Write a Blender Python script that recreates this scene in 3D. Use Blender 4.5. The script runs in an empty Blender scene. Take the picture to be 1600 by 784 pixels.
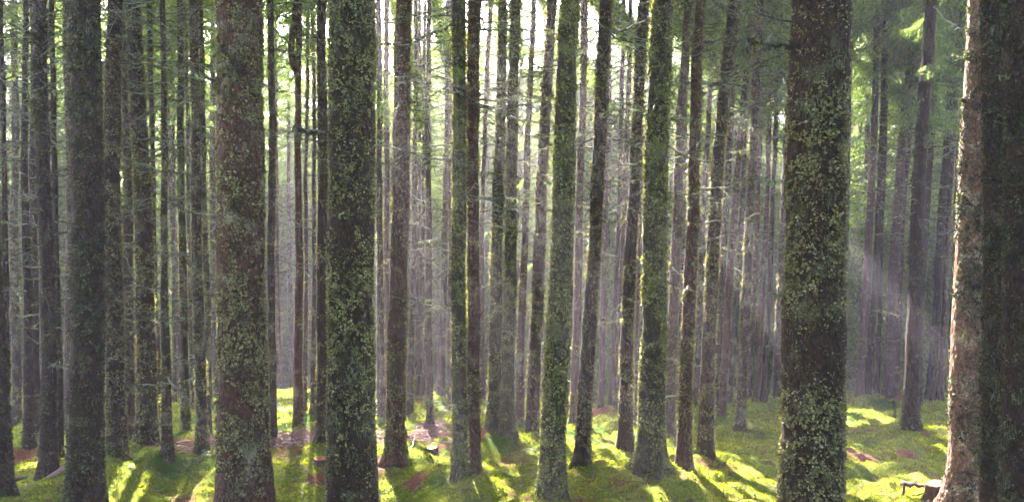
import bpy, math, random
import numpy as np
R = math.radians
rng = np.random.default_rng(7)
random.seed(7)
sc = bpy.context.scene
col = sc.collection

# ------------------------------------------------------------------ camera, sky, sun, exposure
F = 1250.0                      # focal length in pixels of the 1600 px wide photograph
HOR = 320.0                     # picture row of the horizon
PITCH = math.atan((392.0 - HOR) / F)
cam_d = bpy.data.cameras.new('camera'); cam = bpy.data.objects.new('camera', cam_d); col.objects.link(cam)
cam_d.sensor_width = 36.0; cam_d.lens = 36.0 * F / 1600.0
cam_d.clip_start = 0.05; cam_d.clip_end = 2000.0
cam.location = (0, 0, 0); cam.rotation_euler = (R(90) - PITCH, 0, 0)
sc.camera = cam

SUN_AZ, SUN_EL = -13.0, 33.0    # degrees: azimuth from the view axis (+ to the right), elevation
az, el = R(SUN_AZ), R(SUN_EL)
SUN_DIR = np.array([math.sin(az) * math.cos(el), math.cos(az) * math.cos(el), math.sin(el)])
w = bpy.data.worlds.new('World'); sc.world = w; w.use_nodes = True
nt = w.node_tree; nt.nodes.clear()
sky = nt.nodes.new('ShaderNodeTexSky'); sky.sky_type = 'NISHITA'; sky.sun_disc = False
sky.sun_elevation = el; sky.sun_rotation = az; sky.dust_density = 2.0; sky.air_density = 0.4; sky.ozone_density = 0.0
bg = nt.nodes.new('ShaderNodeBackground'); bg.inputs['Strength'].default_value = 0.145
wo = nt.nodes.new('ShaderNodeOutputWorld')
nt.links.new(sky.outputs[0], bg.inputs[0]); nt.links.new(bg.outputs[0], wo.inputs[0])
sun_d = bpy.data.lights.new('sun', 'SUN'); sun_d.energy = 5.0; sun_d.angle = R(0.5); sun_d.color = (1.0, 0.95, 0.86)
sun = bpy.data.objects.new('sun', sun_d); col.objects.link(sun)
from mathutils import Vector, Matrix
sun.rotation_euler = Vector(SUN_DIR).to_track_quat('Z', 'Y').to_euler()
sun.location = (0, 20, 40)
sc.view_settings.view_transform = 'Standard'; sc.view_settings.look = 'None'
sc.view_settings.gamma = 1.0; sc.view_settings.use_curve_mapping = False
sc.view_settings.exposure = 4.2
sc.cycles.use_denoising = True; sc.cycles.denoising_prefilter = 'FAST'
sc.cycles.max_bounces = 8; sc.cycles.diffuse_bounces = 4; sc.cycles.transmission_bounces = 4
sc.cycles.volume_bounces = 1; sc.cycles.transparent_max_bounces = 4
sc.cycles.sample_clamp_indirect = 4.0

# ------------------------------------------------------------------ helpers
def pix(x, y, D):
    """world point on the plane Y = D seen at photograph pixel (x, y)"""
    a = (x - 800.0) / F; b = (392.0 - y) / F
    c, s = math.cos(PITCH), math.sin(PITCH)
    dy = c + b * s; dz = -s + b * c
    return np.array([a / dy * D, D, dz / dy * D])

class MB:
    def __init__(s): s.v = []; s.f = []; s.m = []; s.n = 0
    def add(s, v, f, m=0):
        v = np.asarray(v, float); f = np.asarray(f, np.int64)
        if len(v) == 0 or len(f) == 0: return
        s.v.append(v); s.f.append(f + s.n); s.m.append(np.full(len(f), m, np.int32)); s.n += len(v)
    def mesh(s, name, mats, smooth=True):
        me = bpy.data.meshes.new(name)
        v = np.concatenate(s.v)
        loops = np.concatenate([f.ravel() for f in s.f]).astype(np.int32)
        tot = np.concatenate([np.full(len(f), f.shape[1], np.int32) for f in s.f])
        start = np.concatenate([[0], np.cumsum(tot)[:-1]]).astype(np.int32)
        me.vertices.add(len(v)); me.vertices.foreach_set('co', v.astype(np.float32).ravel())
        me.loops.add(len(loops)); me.loops.foreach_set('vertex_index', loops)
        me.polygons.add(len(tot)); me.polygons.foreach_set('loop_start', start)
        me.polygons.foreach_set('loop_total', tot)
        me.polygons.foreach_set('material_index', np.concatenate(s.m))
        me.polygons.foreach_set('use_smooth', np.full(len(tot), smooth, bool))
        me.update(calc_edges=True)
        for m in (mats if isinstance(mats, (list, tuple)) else [mats]): me.materials.append(m)
        return me

def link(name, me, parent=None):
    o = bpy.data.objects.new(name, me); col.objects.link(o)
    if parent is not None: o.parent = parent
    return o
def tag(o, label=None, cat=None, group=None, kind=None):
    if label: o['label'] = label
    if cat: o['category'] = cat
    if group: o['group'] = group
    if kind: o['kind'] = kind
    return o
def thing(name, loc, label, cat, group=None):
    o = link(name, None); o.location = [float(c) for c in loc]; o.empty_display_size = 0.1
    return tag(o, label, cat, group)

def tube(pts, rad, ns=5, cap=True):
    pts = np.asarray(pts, float); rad = np.asarray(rad, float); n = len(pts)
    t = np.gradient(pts, axis=0); t /= np.linalg.norm(t, axis=1)[:, None] + 1e-9
    ref = np.array([0.13, 0.21, 0.97]) if abs(t[0] @ np.array([0.13, 0.21, 0.97])) < 0.9 else np.array([1.0, 0.1, 0])
    u = np.cross(t, ref); u /= np.linalg.norm(u, axis=1)[:, None] + 1e-9
    w_ = np.cross(t, u)
    a = np.arange(ns) * 2 * np.pi / ns
    v = pts[:, None] + rad[:, None, None] * (np.cos(a)[None, :, None] * u[:, None] + np.sin(a)[None, :, None] * w_[:, None])
    i = np.arange(n - 1)[:, None] * ns; j = np.arange(ns)[None]; k = (j + 1) % ns
    f = np.stack([i + j, i + k, i + ns + k, i + ns + j], -1).reshape(-1, 4)
    return v.reshape(-1, 3), f

_ph = rng.uniform(0, 6.28, (64, 3)); _dr = rng.normal(size=(64, 3)); _dr /= np.linalg.norm(_dr, axis=1)[:, None]
def wob(p, freq, k=12, seed=0):
    """smooth pseudo-noise about -1..1 of points p (n,3)"""
    out = np.zeros(len(p))
    for i in range(k):
        j = (i * 5 + seed * 7) % 64
        fr = freq * (0.6 + 1.6 * ((i * 37 % k) / k))
        out += np.sin(p @ (_dr[j] * fr) + _ph[j, 0] + 1.3 * np.sin(p @ (_dr[(j + 3) % 64] * fr * 0.7) + _ph[j, 1]))
    return out / math.sqrt(k) * 0.9

# ------------------------------------------------------------------ materials
def mat(name):
    m = bpy.data.materials.new(name); m.use_nodes = True
    nt = m.node_tree
    return m, nt, nt.nodes['Principled BSDF'], nt.nodes['Material Output']
def N(nt, t, **k):
    n = nt.nodes.new('ShaderNode' + t)
    for a, b in k.items():
        if a in n.inputs: n.inputs[a].default_value = b
        else: setattr(n, a, b)
    return n
def ramp(nt, fac, stops, interp='LINEAR'):
    r = nt.nodes.new('ShaderNodeValToRGB'); r.color_ramp.interpolation = interp
    e = r.color_ramp.elements
    while len(e) < len(stops): e.new(0.5)
    for i, (p, c) in enumerate(stops):
        e[i].position = p; e[i].color = (*c, 1) if len(c) == 3 else c
    nt.links.new(fac, r.inputs[0]); return r.outputs[0]
def noise(nt, vec, scale, detail=4, rough=0.6, dist=0.0):
    n = nt.nodes.new('ShaderNodeTexNoise'); n.inputs['Scale'].default_value = scale
    n.inputs['Detail'].default_value = detail; n.inputs['Roughness'].default_value = rough
    n.inputs['Distortion'].default_value = dist
    if vec is not None: nt.links.new(vec, n.inputs['Vector'])
    return n.outputs['Fac']
def mix(nt, fac, a, b):
    m = nt.nodes.new('ShaderNodeMix'); m.data_type = 'RGBA'
    for s, v in ((0, fac), (6, a), (7, b)):
        if hasattr(v, 'links'): nt.links.new(v, m.inputs[s])
        elif s == 0: m.inputs[0].default_value = v
        else: m.inputs[s].default_value = (*v, 1)
    return m.outputs[2]
def bump(nt, h, strength, dist):
    b = nt.nodes.new('ShaderNodeBump'); b.inputs['Strength'].default_value = strength; b.inputs['Distance'].default_value = dist
    nt.links.new(h, b.inputs['Height']); return b.outputs[0]

def bark_mat(name, c_lo, c_hi, lich, amount):
    m, nt, p, o = mat(name)
    g = nt.nodes.new('ShaderNodeNewGeometry')
    mp = nt.nodes.new('ShaderNodeMapping'); mp.inputs['Scale'].default_value = (1, 1, 0.6)
    nt.links.new(g.outputs['Position'], mp.inputs[0])
    v = nt.nodes.new('ShaderNodeTexVoronoi'); v.inputs['Scale'].default_value = 42; nt.links.new(mp.outputs[0], v.inputs['Vector'])
    n1 = noise(nt, mp.outputs[0], 26, 6, 0.7); n2 = noise(nt, g.outputs['Position'], 3.0, 3, 0.6)
    base = mix(nt, n2, c_lo, c_hi)
    base = mix(nt, ramp(nt, v.outputs['Distance'], [(0.0, (0, 0, 0)), (0.75, (0.75,) * 3)]), base, tuple(c * 0.35 for c in c_lo))
    n3 = noise(nt, g.outputs['Position'], 55, 5, 0.75); n4 = noise(nt, g.outputs['Position'], 5.5, 3, 0.5)
    ad0 = N(nt, 'Math', operation='ADD'); nt.links.new(n3, ad0.inputs[0]); nt.links.new(n4, ad0.inputs[1])
    ad = N(nt, 'Math', operation='MULTIPLY'); nt.links.new(ad0.outputs[0], ad.inputs[0]); ad.inputs[1].default_value = 0.5
    fac = ramp(nt, ad.outputs[0], [(0.0, (0, 0, 0)), (0.60 - amount * 0.2, (0, 0, 0)), (0.66 - amount * 0.2, (1, 1, 1))])
    base = mix(nt, fac, base, lich)
    nt.links.new(base, p.inputs['Base Color'])
    p.inputs['Roughness'].default_value = 0.9; p.inputs['Specular IOR Level'].default_value = 0.25
    ad2 = N(nt, 'Math', operation='ADD'); nt.links.new(v.outputs['Distance'], ad2.inputs[0]); nt.links.new(n1, ad2.inputs[1])
    nt.links.new(bump(nt, ad2.outputs[0], 1.0, 0.02), p.inputs['Normal'])
    return m
BARK = {
    'grey':  bark_mat('bark_grey', (0.040, 0.024, 0.015), (0.105, 0.062, 0.040), (0.17, 0.16, 0.095), 0.35),
    'green': bark_mat('bark_green', (0.032, 0.024, 0.013), (0.075, 0.054, 0.026), (0.12, 0.125, 0.04), 0.45),
    'brown': bark_mat('bark_brown', (0.055, 0.025, 0.017), (0.160, 0.072, 0.046), (0.20, 0.17, 0.10), 0.25),
    'dark':  bark_mat('bark_dark', (0.026, 0.014, 0.008), (0.072, 0.038, 0.022), (0.085, 0.075, 0.035), 0.25),
    'pale':  bark_mat('bark_sunlit', (0.17, 0.072, 0.042), (0.38, 0.22, 0.145), (0.42, 0.33, 0.22), 0.25),  # bark colour lightened all over to carry the glare of the sunlit side
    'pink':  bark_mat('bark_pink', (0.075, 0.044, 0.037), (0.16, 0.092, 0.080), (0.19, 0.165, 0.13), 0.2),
}
def thin_mat(name, stops, trans, tcol=None, gloss=0.6, posmix=None):
    """leafy surface: random colour per flake, part of the light passes through"""
    m, nt, p, o = mat(name)
    g = nt.nodes.new('ShaderNodeNewGeometry')
    c = ramp(nt, g.outputs['Random Per Island'], stops)
    if posmix:
        n = noise(nt, g.outputs['Position'], posmix[0], 3, 0.6)
        c = mix(nt, ramp(nt, n, [(posmix[2], (0, 0, 0)), (posmix[3], (1, 1, 1))]), c, posmix[1])
    nt.links.new(c, p.inputs['Base Color']); p.inputs['Roughness'].default_value = gloss
    p.inputs['Specular IOR Level'].default_value = 0.3
    t = nt.nodes.new('ShaderNodeBsdfTranslucent')
    h = nt.nodes.new('ShaderNodeMix'); h.data_type = 'RGBA'; h.blend_type = 'MULTIPLY'; h.inputs[0].default_value = 1.0
    nt.links.new(c, h.inputs[6]); h.inputs[7].default_value = (*(tcol or (1.5, 1.6, 0.8)), 1)
    nt.links.new(h.outputs[2], t.inputs[0])
    ms = nt.nodes.new('ShaderNodeMixShader'); ms.inputs[0].default_value = trans
    nt.links.new(p.outputs[0], ms.inputs[1]); nt.links.new(t.outputs[0], ms.inputs[2]); nt.links.new(ms.outputs[0], o.inputs[0])
    return m
LICH = {
    'green': thin_mat('lichen_green', [(0, (0.055, 0.048, 0.010)), (0.4, (0.155, 0.140, 0.034)), (0.8, (0.29, 0.275, 0.085)), (1, (0.38, 0.385, 0.16))], 0.3, posmix=(7, (0.055, 0.050, 0.014), .48, .68)),
    'grey':  thin_mat('lichen_grey', [(0, (0.050, 0.038, 0.015)), (0.4, (0.165, 0.132, 0.046)), (0.8, (0.27, 0.237, 0.10)), (1, (0.39, 0.36, 0.20))], 0.25, posmix=(7, (0.055, 0.042, 0.022), .48, .68)),
    'dark':  thin_mat('lichen_dark', [(0, (0.022, 0.019, 0.006)), (0.6, (0.070, 0.066, 0.020)), (1, (0.18, 0.175, 0.075))], 0.25, posmix=(9, (0.02, 0.024, 0.008), .45, .6)),
}
LICH['olive'] = thin_mat('lichen_olive', [(0, (0.055, 0.046, 0.014)), (0.4, (0.175, 0.155, 0.050)), (0.8, (0.28, 0.255, 0.10)), (1, (0.40, 0.38, 0.20))], 0.28, posmix=(7, (0.055, 0.046, 0.018), .48, .68))
BARK['olive'] = BARK['dark']
LICH['brown'] = LICH['grey']; LICH['pink'] = LICH['grey']; LICH['pale'] = LICH['dark']; LICH['moss'] = thin_mat('moss_foot', [(0, (0.03, 0.05, 0.006)), (0.5, (0.08, 0.115, 0.010)), (1, (0.18, 0.21, 0.02))], 0.4)
BEARD = thin_mat('beard_lichen', [(0, (0.06, 0.066, 0.032)), (0.6, (0.13, 0.14, 0.07)), (1, (0.23, 0.24, 0.14))], 0.35)
NEEDLE = thin_mat('spruce_needles', [(0, (0.03, 0.05, 0.018)), (0.5, (0.06, 0.095, 0.028)), (1, (0.12, 0.15, 0.045))], 0.5, (3.4, 3.4, 1.7), 0.45)
TWIG = bark_mat('dead_twig', (0.06, 0.045, 0.035), (0.12, 0.09, 0.07), (0.22, 0.24, 0.15), 0.6)
MOSSBLADE = thin_mat('moss_shoots', [(0, (0.055, 0.078, 0.008)), (0.5, (0.150, 0.172, 0.013)), (1, (0.27, 0.275, 0.025))], 0.5, (1.7, 1.7, 0.6), 0.7,
                     posmix=(1.1, (0.045, 0.095, 0.012), 0.52, 0.66))
FERN = thin_mat('fern_green', [(0, (0.05, 0.12, 0.03)), (1, (0.10, 0.20, 0.05))], 0.5, (1.7, 1.7, 0.8), 0.5)

def simple_mat(name, a, b, scale=20, bs=0.5, rough=0.85):
    m, nt, p, o = mat(name); g = nt.nodes.new('ShaderNodeNewGeometry')
    n = noise(nt, g.outputs['Position'], scale, 6, 0.7)
    nt.links.new(mix(nt, ramp(nt, n, [(0.3, (0, 0, 0)), (0.7, (1, 1, 1))]), a, b), p.inputs['Base Color'])
    p.inputs['Roughness'].default_value = rough; nt.links.new(bump(nt, n, bs, 0.02), p.inputs['Normal'])
    return m
CUT = simple_mat('cut_wood', (0.16, 0.034, 0.009), (0.28, 0.075, 0.02), 30)
CUTGREY = simple_mat('old_cut_wood', (0.06, 0.038, 0.026), (0.12, 0.075, 0.05), 30)
BROWNTWIG = simple_mat('reddish_twig', (0.10, 0.045, 0.035), (0.24, 0.12, 0.10), 12)
PALEWOOD = simple_mat('pale_wood', (0.33, 0.24, 0.20), (0.52, 0.42, 0.36), 14)
PINKWOOD = simple_mat('pinkish_log_bark', (0.22, 0.11, 0.10), (0.38, 0.22, 0.20), 14)
CHAR = simple_mat('rotten_dark_wood', (0.03, 0.015, 0.012), (0.09, 0.035, 0.028), 16, 1.0)

# ------------------------------------------------------------------ the tree table, measured in the photograph
# xt, xm, xb: trunk centre at rows 0, 425 and at the base row yb;  wt, wm, wb: widths there (pixels of the 1600 px photograph)
# D: distance in metres where the base is hidden or below the frame; style; bias: side carrying most lichen (-1 left .. 1 right)
T = [
# id   xt    xm    xb    yb   wt  wm  wb   D    style  bias cover label
(0, -30, -13, 2, 860, 26, 30, 34, 8.0, 'dark', 0, .8, 'dark trunk cut off by the left edge of the photo'),
(1, 2, 8, 12, 729, 7, 9, 9, None, 'dark', 0, .6, 'very thin dark trunk just inside the left edge of the photo'),
(2, 22, 24, 26, 673, 9, 12, 13, None, 'grey', 0, .5, 'distant trunk between the thin edge trunk and the black twiggy pair at far left'),
(3, 38, 42, 45, 723, 8, 12, 16, None, 'dark', 0, .6, 'front trunk of the almost black pair with white dead twigs at far left'),
(4, 50, 54, 55, 704, 9, 12, 14, None, 'dark', 0, .5, 'rear trunk of the almost black pair at far left, on its right side'),
(5, 62, 72, 78, 770, 20, 22, 24, None, 'dark', 0, .8, 'brown medium trunk with bare side twigs, left neighbour of the broad dark green trunk'),
(6, 82, 88, 95, 742, 8, 9, 12, None, 'dark', 0, .6, 'thin olive trunk tucked behind the right side of the brown twiggy trunk at left'),
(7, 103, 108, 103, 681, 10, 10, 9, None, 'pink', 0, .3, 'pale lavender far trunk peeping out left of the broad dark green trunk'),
(8, 128, 137, 131, 860, 45, 48, 51, 7.0, 'dark', .3, 1.0, 'broad dark green mossy trunk, the widest in the left quarter of the photo'),
(9, 155, 159, 162, 727, 8, 8, 9, None, 'dark', 0, .5, 'thin trunk seen as a sliver between the broad dark trunk and the lichen speckled one'),
(10, 177, 178, 183, 754, 23, 26, 29, None, 'grey', .2, .8, 'lichen speckled trunk whose foot stands beside the brilliant white sun patch at left'),
(11, 192, 201, 204, 704, 10, 16, 13, None, 'grey', 0, .6, 'far trunk in the slot between two lichened trunks at left, bristling with short twigs'),
(12, 208, 226, 229, 718, 22, 28, 31, None, 'green', 0, .8, 'medium trunk leaning left with a wide green mossy foot at left'),
(13, 233, 243, 252, 689, 8, 7, 7, None, 'dark', 0, .5, 'thin trunk just behind and left of the one with the red patch'),
(14, 256, 257, 264, 747, 8, 11, 17, None, 'grey', 0, .6, 'slender trunk with a dark red bare patch low on its stem'),
(15, 268, 272, 272, 632, 5, 6, 6, None, 'grey', 0, .3, 'thread thin far trunk just right of the trunk with the red patch'),
(16, 280, 286, 290, 696, 10, 12, 14, None, 'green', 0, .6, 'slender grey green trunk rising from bright moss left of the black footed trunk'),
(17, 290, 296, 300, 645, 6, 6, 6, None, 'grey', 0, .3, 'thin far stem in the gap between the grey green trunk and the black footed one'),
(18, 301, 310, 315, 737, 13, 16, 17, None, 'grey', 0, .7, 'slender trunk with a blackened foot left of the big brown and grey trunk'),
(19, 313, 322, 327, 696, 8, 9, 10, None, 'green', 0, .5, 'thin trunk directly behind the right side of the black footed trunk'),
(20, 334, 333, 337, 631, 7, 10, 9, None, 'grey', 0, .4, 'far bluish trunk partly hidden by the left edge of the big brown and grey trunk'),
(21, 372, 378, 381, 870, 71, 73, 84, 5.7, 'brown', .3, .95, 'big trunk of reddish brown bark, its right side crusted with grey lichen, left of centre'),
(22, 423, 425, 427, 710, 10, 12, 11, None, 'grey', 0, .4, 'straight grey trunk just right of the big brown and grey trunk'),
(23, 430, 433, 436, 622, 6, 7, 7, None, 'grey', 0, .3, 'faint far stem just right of the straight grey trunk beside the big brown one'),
(24, 466, 466.5, 466, 682, 9, 12, 15, None, 'brown', 0, .3, 'reddish trunk that forks into two stems near the top of the photo'),
(25, 481, 478, 477, 654, 5, 6, 6, None, 'brown', 0, .3, 'thin reddish stem between the forked trunk and a pale one'),
(26, 489, 491, 490, 657, 6, 7, 10, None, 'grey', 0, .3, 'pale hazy stem between the thin reddish stem and the bearded giant'),
(27, 503, 504, 503, 715, 14, 17, 19, None, 'grey', 0, .6, 'grey trunk half hidden behind the left edge of the bearded mossy giant'),
(28, 548, 550, 548, 870, 73, 73, 75, 6.0, 'olive', 0, 1.05, 'mossy giant draped in hanging beard lichen, left of the photo centre'),
(29, 592, 594, 596, 660, 8, 10, 15, None, 'grey', 0, .4, 'grey far trunk just right of the bearded mossy giant'),
(30, 604, 604, 604, 640, 8, 9, 9, None, 'pink', 0, .3, 'far trunk against the left side of the red brown trunk with flared foot'),
(31, 631, 623, 617, 742, 25, 28, 30, None, 'brown', .2, .7, 'red brown trunk with a flared mossy foot beside the bright patch by the small stump'),
(32, 650, 646, 640, 654, 7, 9, 11, None, 'grey', 0, .4, 'dark far trunk touching the right side of the red brown flared trunk'),
(33, 656, 654, 651.5, 634, 5, 7, 9, None, 'dark', 0, .3, 'left one of two dim far stems behind the litter bank with the stump'),
(34, 664, 661, 660, 634, 5, 7, 9, None, 'dark', 0, .3, 'right one of two dim far stems behind the litter bank with the stump'),
(35, 670, 669.5, 672, 676, 7, 11, 12, None, 'grey', 0, .5, 'slender trunk standing on the red litter bank above the small stump'),
(36, 701, 694, 688, 634, 10, 10, 12, None, 'grey', 0, .3, 'smooth grey far trunk left of the close mossy and reddish pair'),
(37, 707, 703, 702, 646, 5, 6, 6, None, 'pink', 0, .3, 'thin sun edged stem against the left side of the close mossy and reddish pair'),
(38, 718, 717, 719, 768, 21, 23, 24, None, 'green', 0, .9, 'left, green lichened trunk of the close pair in the middle of the photo'),
(39, 740, 739, 741, 763, 21, 20, 21, None, 'brown', 0, .7, 'right, reddish trunk of the close pair in the middle of the photo'),
(40, 768, 753, 756, 638, 7, 7, 8, None, 'pink', 0, .3, 'thin far stem leaning right in the lavender light beam beside the close pair'),
(41, 786, 776, 770, 705, 14, 19, 21, None, 'green', 0, .7, 'left trunk of two crossing the brightest lavender light beam'),
(42, 805, 797, 792, 709, 17, 19, 22, None, 'green', 0, .7, 'right trunk of two crossing the brightest lavender light beam'),
(43, 834, 818, 811, 671, 8, 12, 14, None, 'grey', 0, .5, 'slender hazy trunk right of the light beam, left of the dark footed one'),
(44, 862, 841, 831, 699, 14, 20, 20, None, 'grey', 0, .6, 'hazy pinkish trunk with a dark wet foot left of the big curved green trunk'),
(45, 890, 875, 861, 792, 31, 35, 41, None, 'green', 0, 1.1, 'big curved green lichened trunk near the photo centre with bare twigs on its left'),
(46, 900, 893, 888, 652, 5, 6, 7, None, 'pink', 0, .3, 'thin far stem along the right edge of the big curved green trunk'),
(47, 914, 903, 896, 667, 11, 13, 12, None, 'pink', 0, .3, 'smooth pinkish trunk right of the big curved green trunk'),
(48, 947, 926, 907, 752, 19, 21, 24, None, 'grey', .4, .75, 'trunk leaning right with a dark band at mid height, standing by a fern green mound'),
(49, 950, 944, 938, 651, 7, 8, 9, None, 'pink', 0, .2, 'left one of two lavender far stems left of the dark streaked trunk'),
(50, 974, 964, 954, 650, 7, 8.5, 9, None, 'dark', 0, .2, 'right one of two lavender far stems left of the dark streaked trunk'),
(51, 985, 972, 962, 653, 7, 9, 9, None, 'grey', 0, .3, 'far trunk mostly covered by the left edge of the dark streaked trunk'),
(52, 1007, 984, 976, 737, 16, 19, 22, None, 'grey', .2, .7, 'dark streaked trunk just left of the sun edged trunk with big mossy roots'),
(53, 1008, 998, 993, 668, 5, 6, 6, None, 'pink', 0, .3, 'thin stem in the slot left of the sun edged trunk with big mossy roots'),
(54, 1035, 1022, 1016, 772, 35, 38, 42, None, 'green', .5, 1.1, 'stout trunk with sunlit left edge on a broad mossy root mound'),
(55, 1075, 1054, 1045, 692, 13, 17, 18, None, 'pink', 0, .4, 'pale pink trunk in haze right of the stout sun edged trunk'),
(56, 1072, 1066, 1058, 640, 6, 7, 7, None, 'grey', 0, .3, 'far stem in the slot between the pale pink trunk and the brown mossy one'),
(57, 1095, 1078, 1067, 759, 16, 20, 22, None, 'brown', .3, .8, 'brown trunk with mossy right side standing in front of the bright moss at centre right'),
(58, 1118, 1095, 1087, 642, 6, 11, 9, None, 'grey', 0, .3, 'far trunk between the brown mossy one and the yellow edged one'),
(59, 1147, 1112, 1102, 729, 19, 20, 24, None, 'grey', .3, .7, 'curved trunk with glowing yellow left edge right of the brown mossy one'),
(60, 1152, 1129, 1118, 660, 10, 11, 10, None, 'grey', 0, .3, 'far grey trunk right behind the curved yellow edged trunk'),
(61, 1178, 1141, 1127, 662, 8, 11, 11, None, 'brown', 0, .3, 'leaning smooth trunk, second to the right of the curved yellow edged trunk'),
(62, 1170, 1154, 1138, 640, 6, 9, 8, None, 'grey', 0, .2, 'pale trunk with ladder like twigs left of the slender grey trunk on a root hump'),
(63, 1188, 1168, 1156, 682, 12, 15, 15, None, 'grey', 0, .5, 'slender grey trunk on a small root hump left of the giant right trunk'),
(64, 1198, 1179, 1169, 640, 6, 9, 7, None, 'brown', 0, .2, 'first thin trunk right of the slender grey trunk on the root hump'),
(65, 1208, 1193, 1181, 642, 6, 8, 9, None, 'brown', 0, .2, 'second thin trunk right of the slender grey trunk on the root hump'),
(66, 1219, 1203, 1193, 642, 7, 8, 9, None, 'dark', 0, .2, 'third thin trunk right of the slender grey trunk on the root hump'),
(67, 1240, 1221, 1212, 638, 9, 12, 13, None, 'grey', 0, .3, 'hazy trunk partly hidden by the left edge of the giant right trunk'),
(68, 1287, 1272, 1265, 900, 90, 93, 97, 5.0, 'grey', .45, 1.2, 'giant trunk, widest in the photo, brown left edge and dense grey lichen'),
(69, 1330, 1321, 1316, 640, 7, 7, 7, None, 'grey', 0, .2, 'faint stem just right of the giant lichened trunk'),
(70, 1372, 1355, 1342, 641, 9, 12, 10, None, 'pink', 0, .2, 'left one of three dim trunks behind the bright moss hump at right'),
(71, 1385, 1368, 1354, 641, 8, 10, 10, None, 'dark', 0, .2, 'middle one of three dim trunks behind the bright moss hump at right'),
(72, 1388, 1376, 1370, 638, 6, 7, 6, None, 'dark', 0, .2, 'thinnest, right one of three dim trunks behind the bright moss hump at right'),
(73, 1433, 1396, 1386, 640, 12, 15, 14, None, 'pink', 0, .2, 'reddish purple trunk beyond the crest beside the little dead post'),
(74, 1440, 1406, 1400, 637, 9, 10, 10, None, 'brown', 0, .2, 'dim trunk touching the right side of the reddish purple one past the crest'),
(75, 1456, 1430, 1423, 690, 18, 21, 25, None, 'dark', 0, .35, 'dark purple brown trunk with rugged bark on the moss bank at right'),
(76, 1470, 1443, 1432, 650, 9, 9, 9, 17.0, 'dark', 0, .3, 'thin trunk half hidden behind the rugged purple brown trunk'),
(77, 1494, 1467, 1451, 643, 12, 13, 12, None, 'dark', 0, .2, 'leaning dim trunk right of the rugged purple brown trunk'),
(78, 1502, 1478, 1467, 643, 7, 8, 9, None, 'brown', 0, .2, 'thin dim trunk between the leaning dim one and the white lit trunk'),
(79, 1510, 1489, 1482, 641, 5, 6, 5, None, 'brown', 0, .2, 'thread of a trunk hugging the left edge of the white lit trunk'),
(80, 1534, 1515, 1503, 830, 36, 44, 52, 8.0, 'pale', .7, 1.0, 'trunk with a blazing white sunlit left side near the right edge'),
(81, 1556, 1554, 1552, 900, 34, 38, 40, 6.4, 'dark', .1, 1.0, 'dark lichened trunk between the white lit trunk and the black one at the edge'),
(82, 1617, 1613, 1609, 900, 86, 84, 86, 5.3, 'dark', 0, 1.1, 'nearly black mossy trunk cut off by the right edge of the photo'),
]

# ------------------------------------------------------------------ ground shape
def profile(D):
    D = np.asarray(D, float)
    z = -(2.0 + 0.145 * D)
    e = np.clip(D - 19.5, 0, None)
    z -= np.where(e < 6, 0.045 * e ** 2, 0.045 * 36 + 0.54 * (e - 6)) * np.where(e > 0, 1, 0)
    z = np.maximum(z, -13.0 + 0.12 * np.clip(D - 48, 0, 70))
    near = np.clip(2.0 - D, 0, 40)
    return z + near * 0.04
def base_dist(yb):
    lo, hi = 2.0, 21.5
    for _ in range(40):
        m = (lo + hi) / 2
        y = HOR + F * (-float(profile(m))) / m * 1.0
        # exact row with pitch
        a = math.atan2(-float(profile(m)), m) - PITCH
        y = 392 + F * math.tan(a)
        if y > yb: lo = m
        else: hi = m
    return (lo + hi) / 2
BUMPS = []
for r in T:
    D = r[8] or base_dist(r[4]); p = pix(r[3], r[4], D)
    ww = r[7] * D / F
    BUMPS.append((p[0], D, min(0.30, 0.45 * ww + 0.03), 0.16 + 1.3 * ww))
for i, r in enumerate(T):
    if r[0] == 54: BUMPS[i] = (BUMPS[i][0] + 0.10, BUMPS[i][1] - .05, 0.34, 0.55)
BUMPS.append((*pix(1350, 665, 15.6)[:2], 0.22, 0.75))
BUMPS.append((*pix(910, 735, 10.4)[:2], 0.10, 0.35))
BUMPS.append((*pix(470, 640, 18.4)[:2], 0.25, 1.6))
# brown litter patches: photo x, y, half width, half height in pixels
LIT = [(290, 716, 60, 11), (450, 705, 45, 15), (665, 684, 40, 10), (610, 690, 40, 6), (500, 764, 24, 6), (800, 731, 26, 9), (690, 716, 22, 7),
       (755, 706, 28, 8), (35, 728, 18, 7), (940, 652, 22, 3), (1415, 715, 24, 5), (650, 764, 20, 4), (940, 752, 12, 6), (590, 745, 14, 10),
       (1215, 728, 14, 4), (1335, 715, 20, 4), (270, 782, 20, 3), (1240, 735, 14, 4), (540, 690, 50, 6), (1395, 640, 15, 3), (630, 637, 25, 3)]
LITW = []
for (x, y, a, b) in LIT:
    D = base_dist(y); D2 = base_dist(y + b); D1 = base_dist(max(y - b, 625))
    LITW.append((pix(x, y, D)[0], D, a * D / F, max(0.25, (D1 - D2) / 2)))
def ground(x, y):
    x = np.asarray(x, float); y = np.asarray(y, float)
    z = profile(y)
    p = np.stack([x.ravel(), y.ravel(), np.zeros(x.size)], 1)
    m = (wob(p, 0.9, 8, 1) * 0.06 + wob(p, 2.6, 10, 2) * 0.045).reshape(x.shape)
    fade = np.clip((y - 3) / 4, 0, 1)
    z = z + m * (0.4 + 0.6 * fade)
    z = z + (0.085 * np.abs(wob(p, 3.6, 12, 15)) + 0.04 * np.abs(wob(p, 8.5, 12, 16))).reshape(x.shape) * fade - 0.05 * fade
    for (bx, by, h, s) in BUMPS:
        z = z + h * np.exp(-((x - bx) ** 2 + (y - by) ** 2) / (2 * s * s))
    return z
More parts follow.
